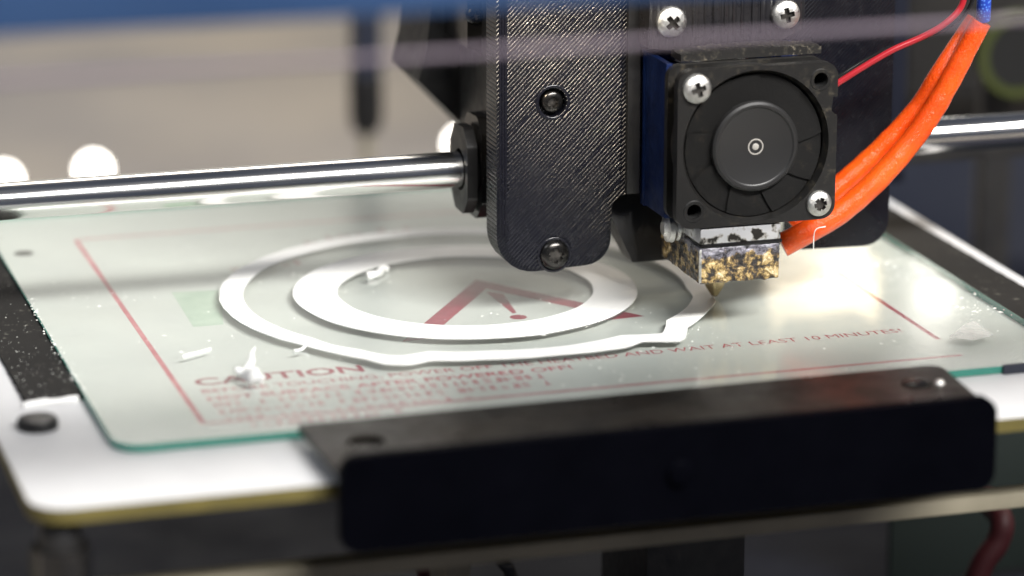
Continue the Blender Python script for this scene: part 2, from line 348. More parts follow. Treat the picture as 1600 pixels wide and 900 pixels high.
# ================================================================== HEATED BED
T = 1.8                                       # glass thickness, its top at z = 0
BZ = -T
bed = empty('heated_bed', (88, 100, BZ-3.2), 'white heated bed board with red caution print under the glass', 'heated bed')
bm = bmesh.new(); prism(bm, rrect(-44, 224.5, -42, 203, 8), 'z', BZ-3.2, BZ-0.25)
finish('board_core', bm, M['fr4'], bed)
bm = bmesh.new(); prism(bm, rrect(-43.7, 224.2, -41.7, 202.7, 7.7), 'z', BZ-0.25, BZ)
finish('board_face', bm, M['board'], bed)
def sheet(bm, pts, z):
    bm.faces.new([bm.verts.new(Vector((p[0], p[1], z))*S) for p in pts])
# printed frame lines
x0, y0 = oz(318, 662, BZ).x, oz(318, 662, BZ).y
x1, y1 = oz(1488, 545, BZ).x, oz(118, 375, BZ).y
PZ = BZ+0.02
def line(bm, a, b, w_):
    a = Vector(a); b = Vector(b); d = (b-a).normalized(); n = Vector((-d.y, d.x))*w_/2
    sheet(bm, [a-n, b-n, b+n, a+n], PZ)
bm = bmesh.new(); line(bm, (x0, y0), (x0, y1), 1.25); finish('frame_line', bm, M['pink'], bed, smooth=False)
bm = bmesh.new(); line(bm, (x1, y0+13.5), (x1, y0+76), 1.3); finish('frame_line', bm, M['red'], bed, smooth=False)
bm = bmesh.new(); line(bm, (x0+0.7, y0), (x1, y0), 1.0); finish('frame_line', bm, M['pink'], bed, smooth=False)
bm = bmesh.new(); line(bm, (x0+0.7, y1), (x1, y1), 1.0); finish('frame_line', bm, M['pink'], bed, smooth=False)
# warning triangle
bm = bmesh.new()
def B2(px, py):
    p = oz(px, py, BZ); return Vector((p.x, p.y))
apex, lft, rgt = B2(744, 437), B2(628, 534), B2(1007, 494)
cen = (apex+lft+rgt)/3; tri = [apex, lft, rgt]; wdt = 5.0; inn = []
for i in range(3):
    p = tri[i]; a = (tri[i-1]-p).normalized(); b = (tri[(i+1) % 3]-p).normalized(); h = a.angle(b)/2
    inn.append(p+(a+b).normalized()*(wdt/math.sin(h)))
for i in range(3):
    j = (i+1) % 3; sheet(bm, [tri[i], tri[j], inn[j], inn[i]], PZ)
finish('warning_triangle', bm, M['red'], bed, smooth=False)
bm = bmesh.new(); sheet(bm, [B2(758, 455), B2(786, 459), B2(807, 488.5), B2(801, 490)], PZ)
d = B2(810, 495.5); sheet(bm, [(d.x+2.1*math.cos(t*math.pi/10), d.y+2.1*math.sin(t*math.pi/10)) for t in range(20)], PZ)
finish('exclamation_mark', bm, M['red'], bed, smooth=False)
bm = bmesh.new(); sheet(bm, [B2(268, 457), B2(345, 453), B2(349, 507), B2(302, 511)], PZ); finish('window_print', bm, M['green_print'], bed, smooth=False)
# lettering
def text(body, x, y, height, width, m, parent=bed, bold=0.0):
    cu = bpy.data.curves.new('t', 'FONT'); cu.body = body; cu.size = 1.0; cu.offset = bold; cu.resolution_u = 3; cu.fill_mode = 'BOTH'
    ob = bpy.data.objects.new('t', cu); COL.objects.link(ob)
    dg = bpy.context.evaluated_depsgraph_get(); me = bpy.data.meshes.new_from_object(ob.evaluated_get(dg))
    xs = [v.co.x for v in me.vertices]; ys = [v.co.y for v in me.vertices]; a, b = min(xs), max(xs)
    cap = 0.70
    for v in me.vertices: v.co = Vector((x+(v.co.x-a)/(b-a)*width, y+v.co.y/cap*height, PZ))*S
    bpy.data.objects.remove(ob, do_unlink=True); me.materials.clear(); me.materials.append(m)
    o = bpy.data.objects.new('lettering', me); COL.objects.link(o); o.parent = parent; o.matrix_parent_inverse = Matrix.Translation(-parent.location)
    return o
def t_line(body, a, b, hgt, m, bold):
    pa, pb = B2(*a), B2(*b); text(body, pa.x, (pa.y+pb.y)/2-.2, hgt, pb.x-pa.x, m, bold=bold)
t_line('CAUTION', (307, 602), (571, 580), 5.2, M['red'], 0.02)
t_line('BEFORE TOUCHING, POWER OFF THE HEATBED AND WAIT AT LEAST 10 MINUTES!', (317, 614), (1412, 519), 3.1, M['worn'], 0.0)
t_line('HOT SURFACE AFTER POWERED OFF!', (325, 625), (897, 577), 3.1, M['pink'], 0.015)
# lines too worn to read: only broken strokes of letters are left
def worn_line(y, xa, xb, m=M['pink'], h=3.3, pitch=2.5):
    bm = bmesh.new(); x = xa
    while x < xb:
        if random.random() < 0.86:
            w_ = pitch*random.uniform(.55, .75)
            for k in range(random.choice((2, 2, 3))):
                if random.random() < .5: sheet(bm, [(x+k*w_*.45, y), (x+k*w_*.45+.45, y), (x+k*w_*.45+.45, y+h), (x+k*w_*.45, y+h)], PZ)
                else: sheet(bm, [(x, y+k*h*.42), (x+w_, y+k*h*.42), (x+w_, y+k*h*.42+.5), (x, y+k*h*.42+.5)], PZ+0.004)
        x += pitch
    finish('worn_lettering', bm, m, bed, smooth=False)
yy = B2(858, 590).y
for k, (xb) in enumerate((82.5, 82.0, 62, 44)): worn_line(yy-k*5.4, x0+5, xb)
for a, b in (((365, 427), (398, 424)), ((420, 418), (490, 412)), ((455, 388), (500, 383)), ((515, 376), (560, 372)), ((596, 366), (640, 363))):
    pa, pb = B2(*a), B2(*b); worn_line(pa.y, pa.x, pb.x, M['red'], 5.5, 3.6)
# locating hole at the back
h = oz(37, 396, BZ); bm = bmesh.new(); lathe(bm, [(0, 0.03), (2.6, 0.03), (2.6, 0)], (h.x, h.y, BZ), 'z', 24); finish('hole', bm, M['black_hole'], bed)
# raised black cap in the front corner
h = oz(59, 668, BZ)
cap = quick('rubber_cap', M['black'], None, lambda b: lathe(b, [(0, 2.6), (3.2, 2.6), (4.1, 2.3), (4.5, 1.6), (4.5, 0.02), (0, 0.02)], (h.x, h.y, BZ), 'z', 36))
tag(cap, 'round black cap on the white bed corner left of the glass', 'cap')
# black strips beside the glass
def strip(x0, x1, y0, y1, label):
    bm = bmesh.new(); nx, ny = 8, 90; grid = []
    for j in range(ny+1):
        row = []
        for i in range(nx+1):
            x = x0+(x1-x0)*i/nx; y = y0+(y1-y0)*j/ny
            if i in (0, nx): x += 0.25*noise.noise(Vector((x, y*0.4, 3)))
            if j == 0: y += 0.5*noise.noise(Vector((x*.3, 1, 5)))
            row.append(bm.verts.new(Vector((x, y, BZ+0.9+0.10*noise.noise(Vector((x*.5, y*.5, 0)))))*S))
        grid.append(row)
    for j in range(ny):
        for i in range(nx): bm.faces.new((grid[j][i], grid[j][i+1], grid[j+1][i+1], grid[j+1][i]))
    r = bmesh.ops.extrude_edge_only(bm, edges=[e for e in bm.edges if e.is_boundary])
    for v in r['geom']:
        if isinstance(v, bmesh.types.BMVert): v.co.z = (BZ+0.01)*S
    return tag(finish('foam_strip', bm, M['strip'], None), label, 'strip', 'black strips beside the glass')
strip(-34.2, -21.3, 30.5, 196, 'black dusty strip on the bed left of the glass plate')
strip(206.2, 219.5, 20, 196, 'black strip on the bed right of the glass plate beside the white margin')
bm = bmesh.new(); tube(bm, [(-35, 28.2, BZ+.5), (-31, 28.6, BZ+.7), (-27, 29, BZ+.6), (-22.5, 29.3, BZ+.5)], 0.85, 10, 6, wobble=0.5)
tag(finish('glue_bead', bm, M['pla']), 'rough white glue bead at the front end of the left black strip', 'glue bead')

# ================================================================== GLASS PLATE
GX0, GX1, GY0, GY1 = -21.0, 205.6, -10.8, 197
bm = bmesh.new(); out = rrect(GX0, GX1, GY0, GY1, 7, 8)
top = [bm.verts.new(Vector((a, b, 0))*S) for a, b in out]; rim = []
for z in (-0.25, -T+0.25): rim.append([bm.verts.new(Vector((a, b, z))*S) for a, b in out])
f = bm.faces.new(top); f.material_index = 0
c = Vector(((GX0+GX1)/2, (GY0+GY1)/2))
# arrises: slightly wider rim between two thin bevels
for ring in rim:
    for v in ring:
        p = Vector((v.co.x/S, v.co.y/S)); n = (p-c); v.co.x += 0.22*S*(1 if n.x > 0 else -1); v.co.y += 0.22*S*(1 if n.y > 0 else -1)
bot = [bm.verts.new(Vector((a, b, -T+0.03))*S) for a, b in out]
rings = [top]+rim+[bot]; n = len(out)
for A, Bq in zip(rings, rings[1:]):
    for i in range(n):
        q = bm.faces.new((A[i], A[(i+1) % n], Bq[(i+1) % n], Bq[i])); q.material_index = 1
q = bm.faces.new(bot[::-1]); q.material_index = 2
gl = finish('glass_plate', bm, [M['glass'], M['glass_edge'], M['glass_under']], None, angle=20)
tag(gl, 'clear greenish glass plate with smears lying on the white bed', 'glass plate')

# ================================================================== PRINTED PLASTIC ON THE GLASS
cx, cy = 84.0, 86.6
bm = bmesh.new(); n = 128; hgt = 0.24
R1, R0 = 42.6, 31.6
def band(bm, outer, inner, z0, z1):
    n = len(outer); vs = {}
    def V(p, z): return bm.verts.new(Vector((p[0], p[1], z))*S)
    ot, it = [V(p, z1) for p in outer], [V(p, z1) for p in inner]; ob, ib = [V(p, z0) for p in outer], [V(p, z0) for p in inner]
    mt = [V(((a[0]*.5+b[0]*.5), (a[1]*.5+b[1]*.5)), z1+0.05) for a, b in zip(outer, inner)]
    for i in range(n):
        j = (i+1) % n
        bm.faces.new((ot[i], ot[j], mt[j], mt[i])); bm.faces.new((mt[i], mt[j], it[j], it[i])); bm.faces.new((ob[i], ob[j], ot[j], ot[i])); bm.faces.new((it[i], it[j], ib[j], ib[i])); bm.faces.new((ib[i], ib[j], ob[j], ob[i]))
def circ(r, n, wob): return [(cx+(r+wob*noise.noise(Vector((math.cos(2*math.pi*i/n)*4, math.sin(2*math.pi*i/n)*4, r))))*math.cos(2*math.pi*i/n), cy+(r+wob*noise.noise(Vector((math.cos(2*math.pi*i/n)*4, math.sin(2*math.pi*i/n)*4, r))))*math.sin(2*math.pi*i/n)) for i in range(n)]
band(bm, circ(R1, n, .3), circ(R0, n, .3), 0.01, hgt)
tag(finish('plastic_ring', bm, M['strands'], None, angle=50), 'wide white plastic ring around the warning triangle, inside the thinner outline', 'plastic ring')
# outline with the two kinks, given as (angle, outer radius, inner radius)
def polar(px, py): p = oz(px, py, 0.3); d = Vector((p.x-cx, p.y-cy)); return math.degrees(math.atan2(d.y, d.x)) % 360, d.length
OUTP = [polar(*q) for q in ((520, 550), (570, 560), (600, 568), (640, 569), (672, 562), (760, 560), (880, 552), (980, 541), (1004, 532), (1062, 532), (1071, 527), (1074, 510), (1100, 490), (1118, 470))]
INP = [polar(*q) for q in ((520, 538), (560, 545), (603, 554), (628, 555), (668, 548), (770, 547), (880, 540), (970, 523), (1035, 520), (1041, 500), (1072, 480), (1083, 462))]
def rad(tab, base, a):
    t = sorted([(x, r) for x, r in tab]); lo, hi = t[0][0], t[-1][0]
    # tab spans from about 230 deg through 270, 320; wraps are avoided because all lie in 200..360
    if a < lo-8 or a > hi+8: return base
    if a < lo: return base+(t[0][1]-base)*(a-lo+8)/8
    if a > hi: return t[-1][1]+(base-t[-1][1])*(a-hi)/8
    for (p, r), (q, s) in zip(t, t[1:]):
        if p <= a <= q: return r+(s-r)*(a-p)/max(q-p, 1e-6)
    return base
n = 360; oo, ii = [], []
for k in range(n):
    a = k*360/n; ro = rad(OUTP, 60.8, a); ri = rad(INP, 54.9, a)
    if ri > ro-1.5: ri = ro-1.5
    ro += .2*noise.noise(Vector((k*.2, 0, 0))); c_, s_ = math.cos(math.radians(a)), math.sin(math.radians(a))
    oo.append((cx+ro*c_, cy+ro*s_)); ii.append((cx+ri*c_, cy+ri*s_))
bm = bmesh.new(); band(bm, oo, ii, 0.01, hgt)
tag(finish('plastic_outline', bm, M['strands'], None, angle=50), 'white plastic outline with two kinks, surrounding the wider ring on the glass', 'plastic outline')
# scraps
def scrap(p, pts, r, label, flat=0.5):
    bm = bmesh.new(); tube(bm, [(p.x+a, p.y+b, max(0.15, c)+0.1) for a, b, c in pts], r, 10, 6, wobble=0.35, flat=lambda t: flat)
    return tag(finish('plastic_scrap', bm, M['pla']), label, 'plastic scrap')
p = oz(392, 592, 0)
bm = bmesh.new(); tube(bm, [(p.x-1.6, p.y+5.5, .7), (p.x-1.2, p.y+1.5, 1.1), (p.x+.2, p.y-2.2, 1.3), (p.x+1.8, p.y-4.4, .9)], lambda t: 0.9+1.2*math.sin(math.pi*min(1, t*1.05)), 12, 8, wobble=1.1, flat=lambda t: .5)
tube(bm, [(p.x-.3, p.y+3, 1.0), (p.x+1.6, p.y+6.5, 2.0), (p.x+2.5, p.y+10, 2.8), (p.x+4.2, p.y+14, 3.2)], lambda t: 1.0*(1-t)**.7+.1, 10, 6)
tag(finish('plastic_scrap', bm, M['pla']), 'large white plastic scrap lying over the letters of CAUTION', 'plastic scrap')
scrap(oz(590, 431, 0), [(-3, -1.5, .5), (-1, -1.5, .8), (.5, 0, .7), (2, 2.5, 1), (3.5, 3, .6)], .9, 'small curled white plastic scrap inside the ring near its back left', .8)
scrap(oz(472, 548, 0), [(-2, -.5, .2), (0, 0, .3), (1.5, 1.6, 1.2), (2.0, 2.2, 2.2)], .35, 'tiny white hook of plastic standing beside the front left of the outline', 1)
scrap(oz(306, 553, 0), [(-3.5, -2.0, .1), (-1.5, -1, .2), (.5, 0, .2), (4, 2.2, .1)], .32, 'thin broken white streak of plastic left of the outline', .6)
# long scratches and crumbs
def flecks(name, count, region, zf, r0, r1, m, label, cat):
    bm = bmesh.new()
    for _ in range(count):
        x, y = region(); r = random.uniform(r0, r1)**1.0*random.choice((.5, .7, 1, 1)); z = zf
        a = random.random()*6.28; st = random.choice((1, 1, 1.6, 2.6))
        vs = [bm.verts.new(Vector((x+math.cos(a)*dx*r*st-math.sin(a)*dy*r, y+math.sin(a)*dx*r*st+math.cos(a)*dy*r, z+dz*r))*S) for dx, dy, dz in ((-1, 0, 0), (0, -.8, .1), (1, .1, 0), (.1, .9, 0), (0, 0, random.uniform(.4, .9)))]
        for t in ((0, 1, 4), (1, 2, 4), (2, 3, 4), (3, 0, 4)): bm.faces.new([vs[i] for i in t])
    o = finish(name, bm, m, None, smooth=False); return tag(o, label, cat, kind='stuff')
def reg_glass():
    while True:
        x, y = random.uniform(GX0+.5, GX1-.5), random.uniform(GY0+1, 150)
        if noise.noise(Vector((x*.035, y*.035, 1.7)))+random.uniform(-.35, .35) > 0.12: return x, y
def reg_left():
    y = random.gauss(60, 22) if random.random() < .7 else random.uniform(32, 200)
    return random.uniform(-33.5, -21.8), max(32, y)
def reg_edge():
    y = random.uniform(20, 110); return GX0+random.gauss(0, .5), y
def reg_right():
    return random.uniform(188, 205), random.uniform(25, 85)
flecks('crumbs', 520, reg_glass, 0.01, 0.12, 0.34, M['crumb'], 'pale crumbs of plastic scattered over the glass', 'crumbs')
flecks('crumbs', 130, reg_left, BZ+0.95, 0.07, 0.22, M['crumb'], 'pale crumbs of plastic on the left black strip', 'crumbs')
flecks('crumbs', 90, reg_edge, 0.01, 0.12, 0.35, M['crumb'], 'pale crumbs along the left edge of the glass', 'crumbs')
flecks('crumbs', 160, reg_right, 0.01, 0.12, 0.36, M['crumb'], 'pale crumbs on the right edge of the glass', 'crumbs')
# clear adhesive film patch at the right frame corner
def film():
    m = bpy.data.materials.new('hazy film'); m.use_nodes = True; b = P(m)
    b.inputs['Base Color'].default_value = (.85, .85, .82, 1); b.inputs['Roughness'].default_value = .35
    L(m, ramp(m, noise_t(m, coords(m), 120, 4), [(.3, g(.12)), (.7, g(.42))]), b.inputs['Alpha']); return m
M['film'] = film()
bm = bmesh.new(); pts = [oz(*q, 0.08) for q in ((1483, 527), (1505, 508), (1522, 501), (1538, 512), (1552, 524), (1520, 532))]
prism(bm, [(q.x, q.y) for q in pts], 'z', 0.02, 0.10); tag(finish('tape_piece', bm, M['film']), 'hazy clear piece of tape on the glass at the right end of the frame line', 'tape')
p = oz(1590, 583, -1)
quick('edge_clip', M['navy'], None, lambda b: box(b, p.x-2.6, p.x+6, GY0-1.2, GY0-0.3, -T+.05, 0.5), bevel=.2)
e = [o for o in COL.objects if o.name == 'edge_clip'][0]; tag(e, 'small dark blue clip on the front edge of the glass at the right', 'clip')

# ================================================================== FRONT CLAMP BAR
clamp = empty('bed_clamp', (90, -46, -15), 'long black steel clamp bar across the front edge of the bed', 'clamp')
bm = bmesh.new()
prism(bm, round_poly([(17.0, -16.2), (166.5, -15.0), (164.0, -47.6), (18.0, -47.6)], [1, 3, 1, 1], 3), 'z', 1.7, 3.2)
fl_ = finish('top_flange', bm, M['clamp_top'], clamp, bevel=.3)
bm = bmesh.new(); prism(bm, rrect(18.0, 164.5, -14.6, 6.4, 4, 6), 'y', -50.5, -48.0); ff = finish('front_face', bm, M['clamp'], clamp, bevel=.5)
hl = oz(572, 690, 3.2); boolean(fl_, [cyl_bm((hl.x, hl.y, 2), 'z', 4.2, -3, 3), cyl_bm((oz(1432, 600, 3.2).x, oz(1432, 600, 3.2).y, 2), 'z', 3.6, -3, 3)])
q = oz(1432, 600, 3.2); quick('screw', M['dark_steel'], clamp, lambda b: lathe(b, [(0, 4.1), (1.8, 4.1), (3.0, 3.5), (3.3, 2.6), (3.3, 0.2)], (q.x, q.y, 0), 'z', 28))
q2 = oz(1468, 598, 3.3); quick('rivet', M['steel'], clamp, lambda b: lathe(b, [(0, .9), (.8, .7), (1.2, 0)], (q2.x, q2.y, 3.2), 'z', 16))
quick('screw', M['dark_steel'], clamp, lambda b: lathe(b, [(0, 2.2), (3, 2.2), (3.8, 1.6), (3.8, 0)], (hl.x, hl.y, 0), 'z', 28))
q = oy(1062, 740, -50.5); quick('screw', M['clamp'], clamp, lambda b: lathe(b, [(0, -1.2), (2.4, -1.0), (3.0, -0.2), (3.0, 0.4)], (q.x, -50.5, q.z), 'y', 28))

# ================================================================== GUIDE ROD
RY, RZ = 90.0, 30.2
rod = quick('guide_rod', M['rod'], None, lambda b: lathe(b, [(0, -240), (4.0, -240), (4.5, -239.4), (4.5, 420), (0, 420)], (0, RY, RZ), 'x', 64))
tag(rod, 'polished steel guide rod running across behind the print head', 'rod')

# ================================================================== PRINT HEAD
head = empty('print_head', (137, 66, 9), 'black 3D printer print head with square fan above the glass', 'print head')
PY = 66.0
pl = round_poly([(86, 9), (114.8, 10.2), (115.2, 27), (163.5, 27), (163.2, 9.6), (188, 9), (188, 115), (86, 115)], [9.5, 6.5, 3.5, 3, 2, 6.5, 2, 2], 7)
bm = bmesh.new(); prism(bm, pl, 'y', PY, PY+8.5)
plate = finish('carriage_plate', bm, M['plate'], head, bevel=0.35)
s1, s2 = oy(864, 160, PY), oy(866, 398, PY)
boolean(plate, [cyl_bm((s1.x, PY, s1.z), 'y', 3.5, -1, 2.6), cyl_bm((s2.x, PY, s2.z), 'y', 3.6, -1, 1.2)])
quick('plate_rail', M['black'], head, lambda b: box(b, 118.4, 121.6, PY-1.8, PY-0.02, 27.4, 100), bevel=.3)
def cross_head(c, r, m, parent, name='screw', tilt=0.0, dome=1.1, star=4, depth=1.0, rot=0.4):
    bm = bmesh.new(); prof = [(0, -dome)]
    for i in range(1, 9):
        a = i/8*math.pi/2; prof.append((r*math.sin(a), -dome*(max(0, math.cos(a))**0.75 if i < 8 else 0)))
    prof += [(r, 1.6), (0, 1.6)]
    lathe(bm, prof, c, 'y', 40); o = finish(name, bm, m, parent, angle=40)
    cut = []
    b = bmesh.new(); k = star*2; pts = []
    for i in range(k*2):
        pass
    wd = r*.17; ln = r*.50; pts = []
    for i in range(star):
        a = rot+2*math.pi*i/star; d = Vector((math.cos(a), math.sin(a))); nrm = Vector((-d.y, d.x))
        half = math.pi/star; cr = wd/math.sin(half) if star > 2 else wd
        v = Vector((math.cos(a-half), math.sin(a-half)))*min(cr, ln*.7)
        pts += [v, d*ln-nrm*wd, d*ln+nrm*wd]
    prism(b, [(c[0]+p.x, c[2]+p.y) for p in pts], 'y', c[1]-dome-1, c[1]-dome+depth); boolean(o, [b])
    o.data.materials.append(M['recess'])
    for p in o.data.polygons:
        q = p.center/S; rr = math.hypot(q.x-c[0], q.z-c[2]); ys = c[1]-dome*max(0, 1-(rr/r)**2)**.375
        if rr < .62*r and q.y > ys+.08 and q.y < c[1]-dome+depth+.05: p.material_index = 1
    return o
cross_head((s1.x, PY+2.6-1.6, s1.z), 2.7, M['dark_steel'], head, star=6, dome=1.2)
cross_head((s2.x, PY+.2, s2.z), 3.7, M['dark_steel'], head, star=6, dome=2.0, depth=.9)
# laid-down strands of the printed plate: real ridges on its front
def strands_on_plate():
    bm = bmesh.new(); W, H = 0.40, 0.20
    def ridge(pts, nrm, closed=False, h=H, w=W):
        rows = []
        for p, nn in zip(pts, nrm):
            hh = h*(1+.35*noise.noise(Vector((p[0]*1.3, p[1]*1.3, 4))))
            rows.append([bm.verts.new(Vector((p[0]+nn[0]*w*math.cos(a), PY-.01-hh*math.sin(a), p[1]+nn[1]*w*math.cos(a)))*S) for a in (0, .55, 1.15, math.pi/2, 2.0, 2.6, math.pi)])
        for A, B in zip(rows, rows[1:]+(rows[:1] if closed else [])):
            for i in range(6): bm.faces.new((A[i], A[i+1], B[i+1], B[i]))
    holes_ = [(s1.x, s1.z, 4.3), (s2.x, s2.z, 4.4)]
    def inside(x, z):
        if not (88.6 < x < 117.6 and z > 10.0 and z < 100): return False
        if x < 96 and z < 18.5 and math.hypot(x-96, z-18.5) > 8.4: return False
        if z < 27.8 and x > 114.4: return False
        if x > 108 and z < 16.5 and math.hypot(x-108.5, z-16.5) > 5.9: return False
        return all(math.hypot(x-a, z-b) > c_ for a, b, c_ in holes_)
    k = -90.0
    while k < 90:
        seg = []; t = 0.0
        # direction up to the right, (1, 1)/sqrt2 ; offset k across it
        wob = random.uniform(-.05, .05)
        for i in range(0, 260):
            t = -20+i*.6; x = 90+(t-k)*.7071; z = 40+(t+k)*.7071
            x += wob+.05*noise.noise(Vector((x*.8, z*.8, k)))
            if inside(x, z): seg.append((x, z))
            else:
                if len(seg) > 2: ridge(seg, [(-.7071, .7071)]*len(seg), h=H*random.uniform(.75, 1.2))
                seg = []
        if len(seg) > 2: ridge(seg, [(-.7071, .7071)]*len(seg))
        k += .80
    for a, b, c_ in holes_:
        for rr in (c_-.35,):
            n = 40; ridge([(a+rr*math.cos(i*2*math.pi/n), b+rr*math.sin(i*2*math.pi/n)) for i in range(n)], [(math.cos(i*2*math.pi/n), math.sin(i*2*math.pi/n)) for i in range(n)], True)
    for x in (86.95, 87.65, 88.35):
        pts = [(x+.07*noise.noise(Vector((x, z*.9, 2))), z) for z in [19+i*.5 for i in range(160)]]; ridge(pts, [(1, 0)]*len(pts), w=.34)
    return bm
o = finish('print_strands', strands_on_plate(), M['strand_black'], head, angle=60); o['kind'] = 'stuff'
# bearing bracket on the rod
bm = bmesh.new()
prof = round_poly([(83, 24), (86.5, 19.6), (94, 19.6), (98, 24), (98, 36), (94, 41.0), (86.5, 41.5), (83, 37)], [2]*8, 3)
prism(bm, prof, 'x', 83.6, 86.2); bk = finish('bearing_bracket', bm, M['black'], head, bevel=.4)
boolean(bk, [cyl_bm((0, RY, RZ), 'x', 5.2, 78, 89)])
quick('bearing', M['black_hole'], head, lambda b: lathe(b, [(4.3, 86.3), (6.2, 86.3), (6.2, 110), (4.3, 110)], (0, RY, RZ), 'x', 40))
bm = bmesh.new(); prism(bm, round_poly([(82, 23), (87, 18), (97, 18), (99, 38), (95, 43.5), (86, 44), (82, 40)], [2.5]*7, 3), 'x', 87.0, 90.0); finish('bracket_flange', bm, M['black_gloss'], head, bevel=.4)
bm = bmesh.new(); prism(bm, [(90, 20), (106, 20), (106, 110), (90, 110)], 'y', 74.6, 112); finish('carriage_body', bm, M['black'], head, bevel=.5)
bp = [oy(*q, 128) for q in ((655, -60), (642, 60), (630, 108), (745, 222), (800, 222), (800, -60))]
bm = bmesh.new(); prism(bm, [(q.x, q.z) for q in bp], 'y', 113, 140); finish('belt_holder', bm, M['black'], head, bevel=.6)
bp = [oy(*q, 100) for q in ((716, -40), (716, 66), (735, 70), (755, 110), (755, -40))]
bm = bmesh.new(); prism(bm, [(q.x, q.z) for q in bp], 'y', 92, 112.5); finish('belt_tensioner', bm, M['black_gloss'], head, bevel=.5)
q = oy(742, 24, 91); cross_head((q.x, 91.5, q.z), 2.2, M['dark_steel'], head, dome=.9)
# mount bracket with two zinc screws
BY = 57.0
b0, b1 = oy(1014, 78, BY), oy(1256, 60, BY)
pts = [(b0.x, b0.z+.3), (b0.x+6, b0.z-.5)]
for i in range(1, 9): pts.append((b0.x+6+(b1.x-b0.x-12)*i/9, b0.z-.5-1.3*math.sin(math.pi*i/9)))
pts += [(b1.x-6, b0.z+.4), (b1.x, b0.z+3), (b1.x, 100), (b0.x, 100)]
bm = bmesh.new(); prism(bm, pts, 'y', BY, PY-0.02); finish('mount_bracket', bm, M['bracket'], head, bevel=.3)
for k in range(9):       # raised print ribs on the bracket
    x = b0.x+9+k*2.45+random.uniform(-.3, .3)
    bm = bmesh.new(); tube(bm, [(x, BY-.02, b0.z+2.5), (x+random.uniform(-.1, .1), BY-.05, b0.z+8), (x, BY-.02, 98)], .28, 6, 10, wobble=.9); finish('rib', bm, M['bracket'], head)
q = oy(1050, 35, BY-1); cross_head((q.x, BY-.6, q.z), 3.75, M['steel'], head, dome=1.5, rot=.7)
q = oy(1228.5, 23, BY-1); cross_head((q.x, BY-.6, q.z), 3.6, M['steel'], head, dome=1.5, rot=.2)
# silver washer under the bracket
q = oy(1122, 89, 55); quick('heat_break_collar', M['steel'], head, lambda b: lathe(b, [(0, .55), (8.6, .55), (9.4, .3), (9.4, -.4), (0, -.4)], (q.x, 61, q.z-.9), 'z', 48))
q = oy(1212, 82, 58); quick('wire_plug', M['braid'], head, lambda b: box(b, q.x-1, q.x+1.1, 57, 60, q.z-1.4, q.z+1.2), bevel=.3)
# heat sink: blue block with fins
hs = bmesh.new(); box(hs, 122.4, 160.5, 63.3, PY-.03, 24.5, 62.8)
heat = finish('heat_sink', hs, M['blue_alu'], head, bevel=.2)
quick('side_cheek', M['blue_alu'], heat, lambda b: box(b, 122.4, 124.0, 48.1, 63.28, 25.0, 62.6), bevel=.25)
for k in range(8):
    z = 28+k*4.4; quick('fin', M['blue_alu'], heat, lambda b: box(b, 124.02, 160.4, 49, 63.28, z, z+1.2))
# ---- fan
FX0, FX1, FZ0, FZ1, FY0 = 121.8, 161.9, 24.7, 62.9, 38.0
fc = ((FX0+FX1)/2-.3, 0, (FZ0+FZ1)/2-.15)
fan = bmesh.new(); prism(fan, rrect(FX0, FX1, FZ0, FZ1, 3.6, 6), 'y', FY0, FY0+2.6); fan = finish('cooling_fan', fan, M['fan'], head, bevel=.25)
holes = [(FX0+4.6, FZ1-4.4), (FX1-4.4, FZ1-4.2), (FX0+4.4, FZ0+4.2), (FX1-4.2, FZ0+4.0)]
bore = bmesh.new(); lathe(bore, [(0, -1), (18.35, -1), (18.35, .1), (17.6, 1.3), (17.5, 6), (0, 6)], (fc[0], FY0, fc[2]), 'y', 72)
notch = bmesh.new(); prism(notch, [(FX1-1.1, FZ1-8.5), (FX1+1, FZ1-8.5), (FX1+1, FZ1-13.5), (FX1-.5, FZ1-12.8), (FX1-1.5, FZ1-11.8)], 'y', FY0-1, FY0+4)
boolean(fan, [bore, notch]+[cyl_bm((hx, FY0, hz), 'y', 1.75, -1, 4, 24) for hx, hz in holes])
for hx, hz in (holes[1], holes[2]):
    quick('hole_rim', M['fan'], fan, lambda b: lathe(b, [(1.8, .3), (1.8, -.18), (2.5, -.22), (2.75, .02), (2.75, .3)], (hx, FY0, hz), 'y', 28))
    quick('mounting_bore', M['black_hole'], fan, lambda b: lathe(b, [(1.72, .4), (1.72, 9), (0, 9)], (hx, FY0, hz), 'y', 20))
quick('rear_flange', M['fan'], fan, lambda b: prism(b, rrect(FX0+.25, FX1-.25, FZ0+.25, FZ1-.25, 3.2, 5), 'y', FY0+7.9, FY0+10))
quick('barrel', M['blade'], fan, lambda b: lathe(b, [(18.0, 2.5), (18.6, 2.5), (18.6, 7.9), (17.5, 7.9), (17.4, 2.5)], (fc[0], FY0, fc[2]), 'y', 64))
for hx, hz in holes: quick('corner_post', M['fan'], fan, lambda b: lathe(b, [(2.6, 2.62), (2.6, 7.88)], (hx, FY0, hz), 'y', 20))
hubc = (fc[0]+.05, FY0, fc[2]-.2)
imp = quick('impeller', M['hub'], fan, lambda b: lathe(b, [(0, .55), (9.1, .55), (9.35, .45), (9.6, .15), (10.2, .12), (10.75, .55), (10.9, 1.4), (10.9, 7.5)], hubc, 'y', 72))
quick('hub_mark', M['hub_label'], fan, lambda b: lathe(b, [(1.62, .52), (1.66, .44), (1.92, .44), (1.96, .52)], hubc, 'y', 40))
quick('hub_mark', M['hub_label'], fan, lambda b: lathe(b, [(0, .40), (.62, .42), (.82, .52)], hubc, 'y', 28))
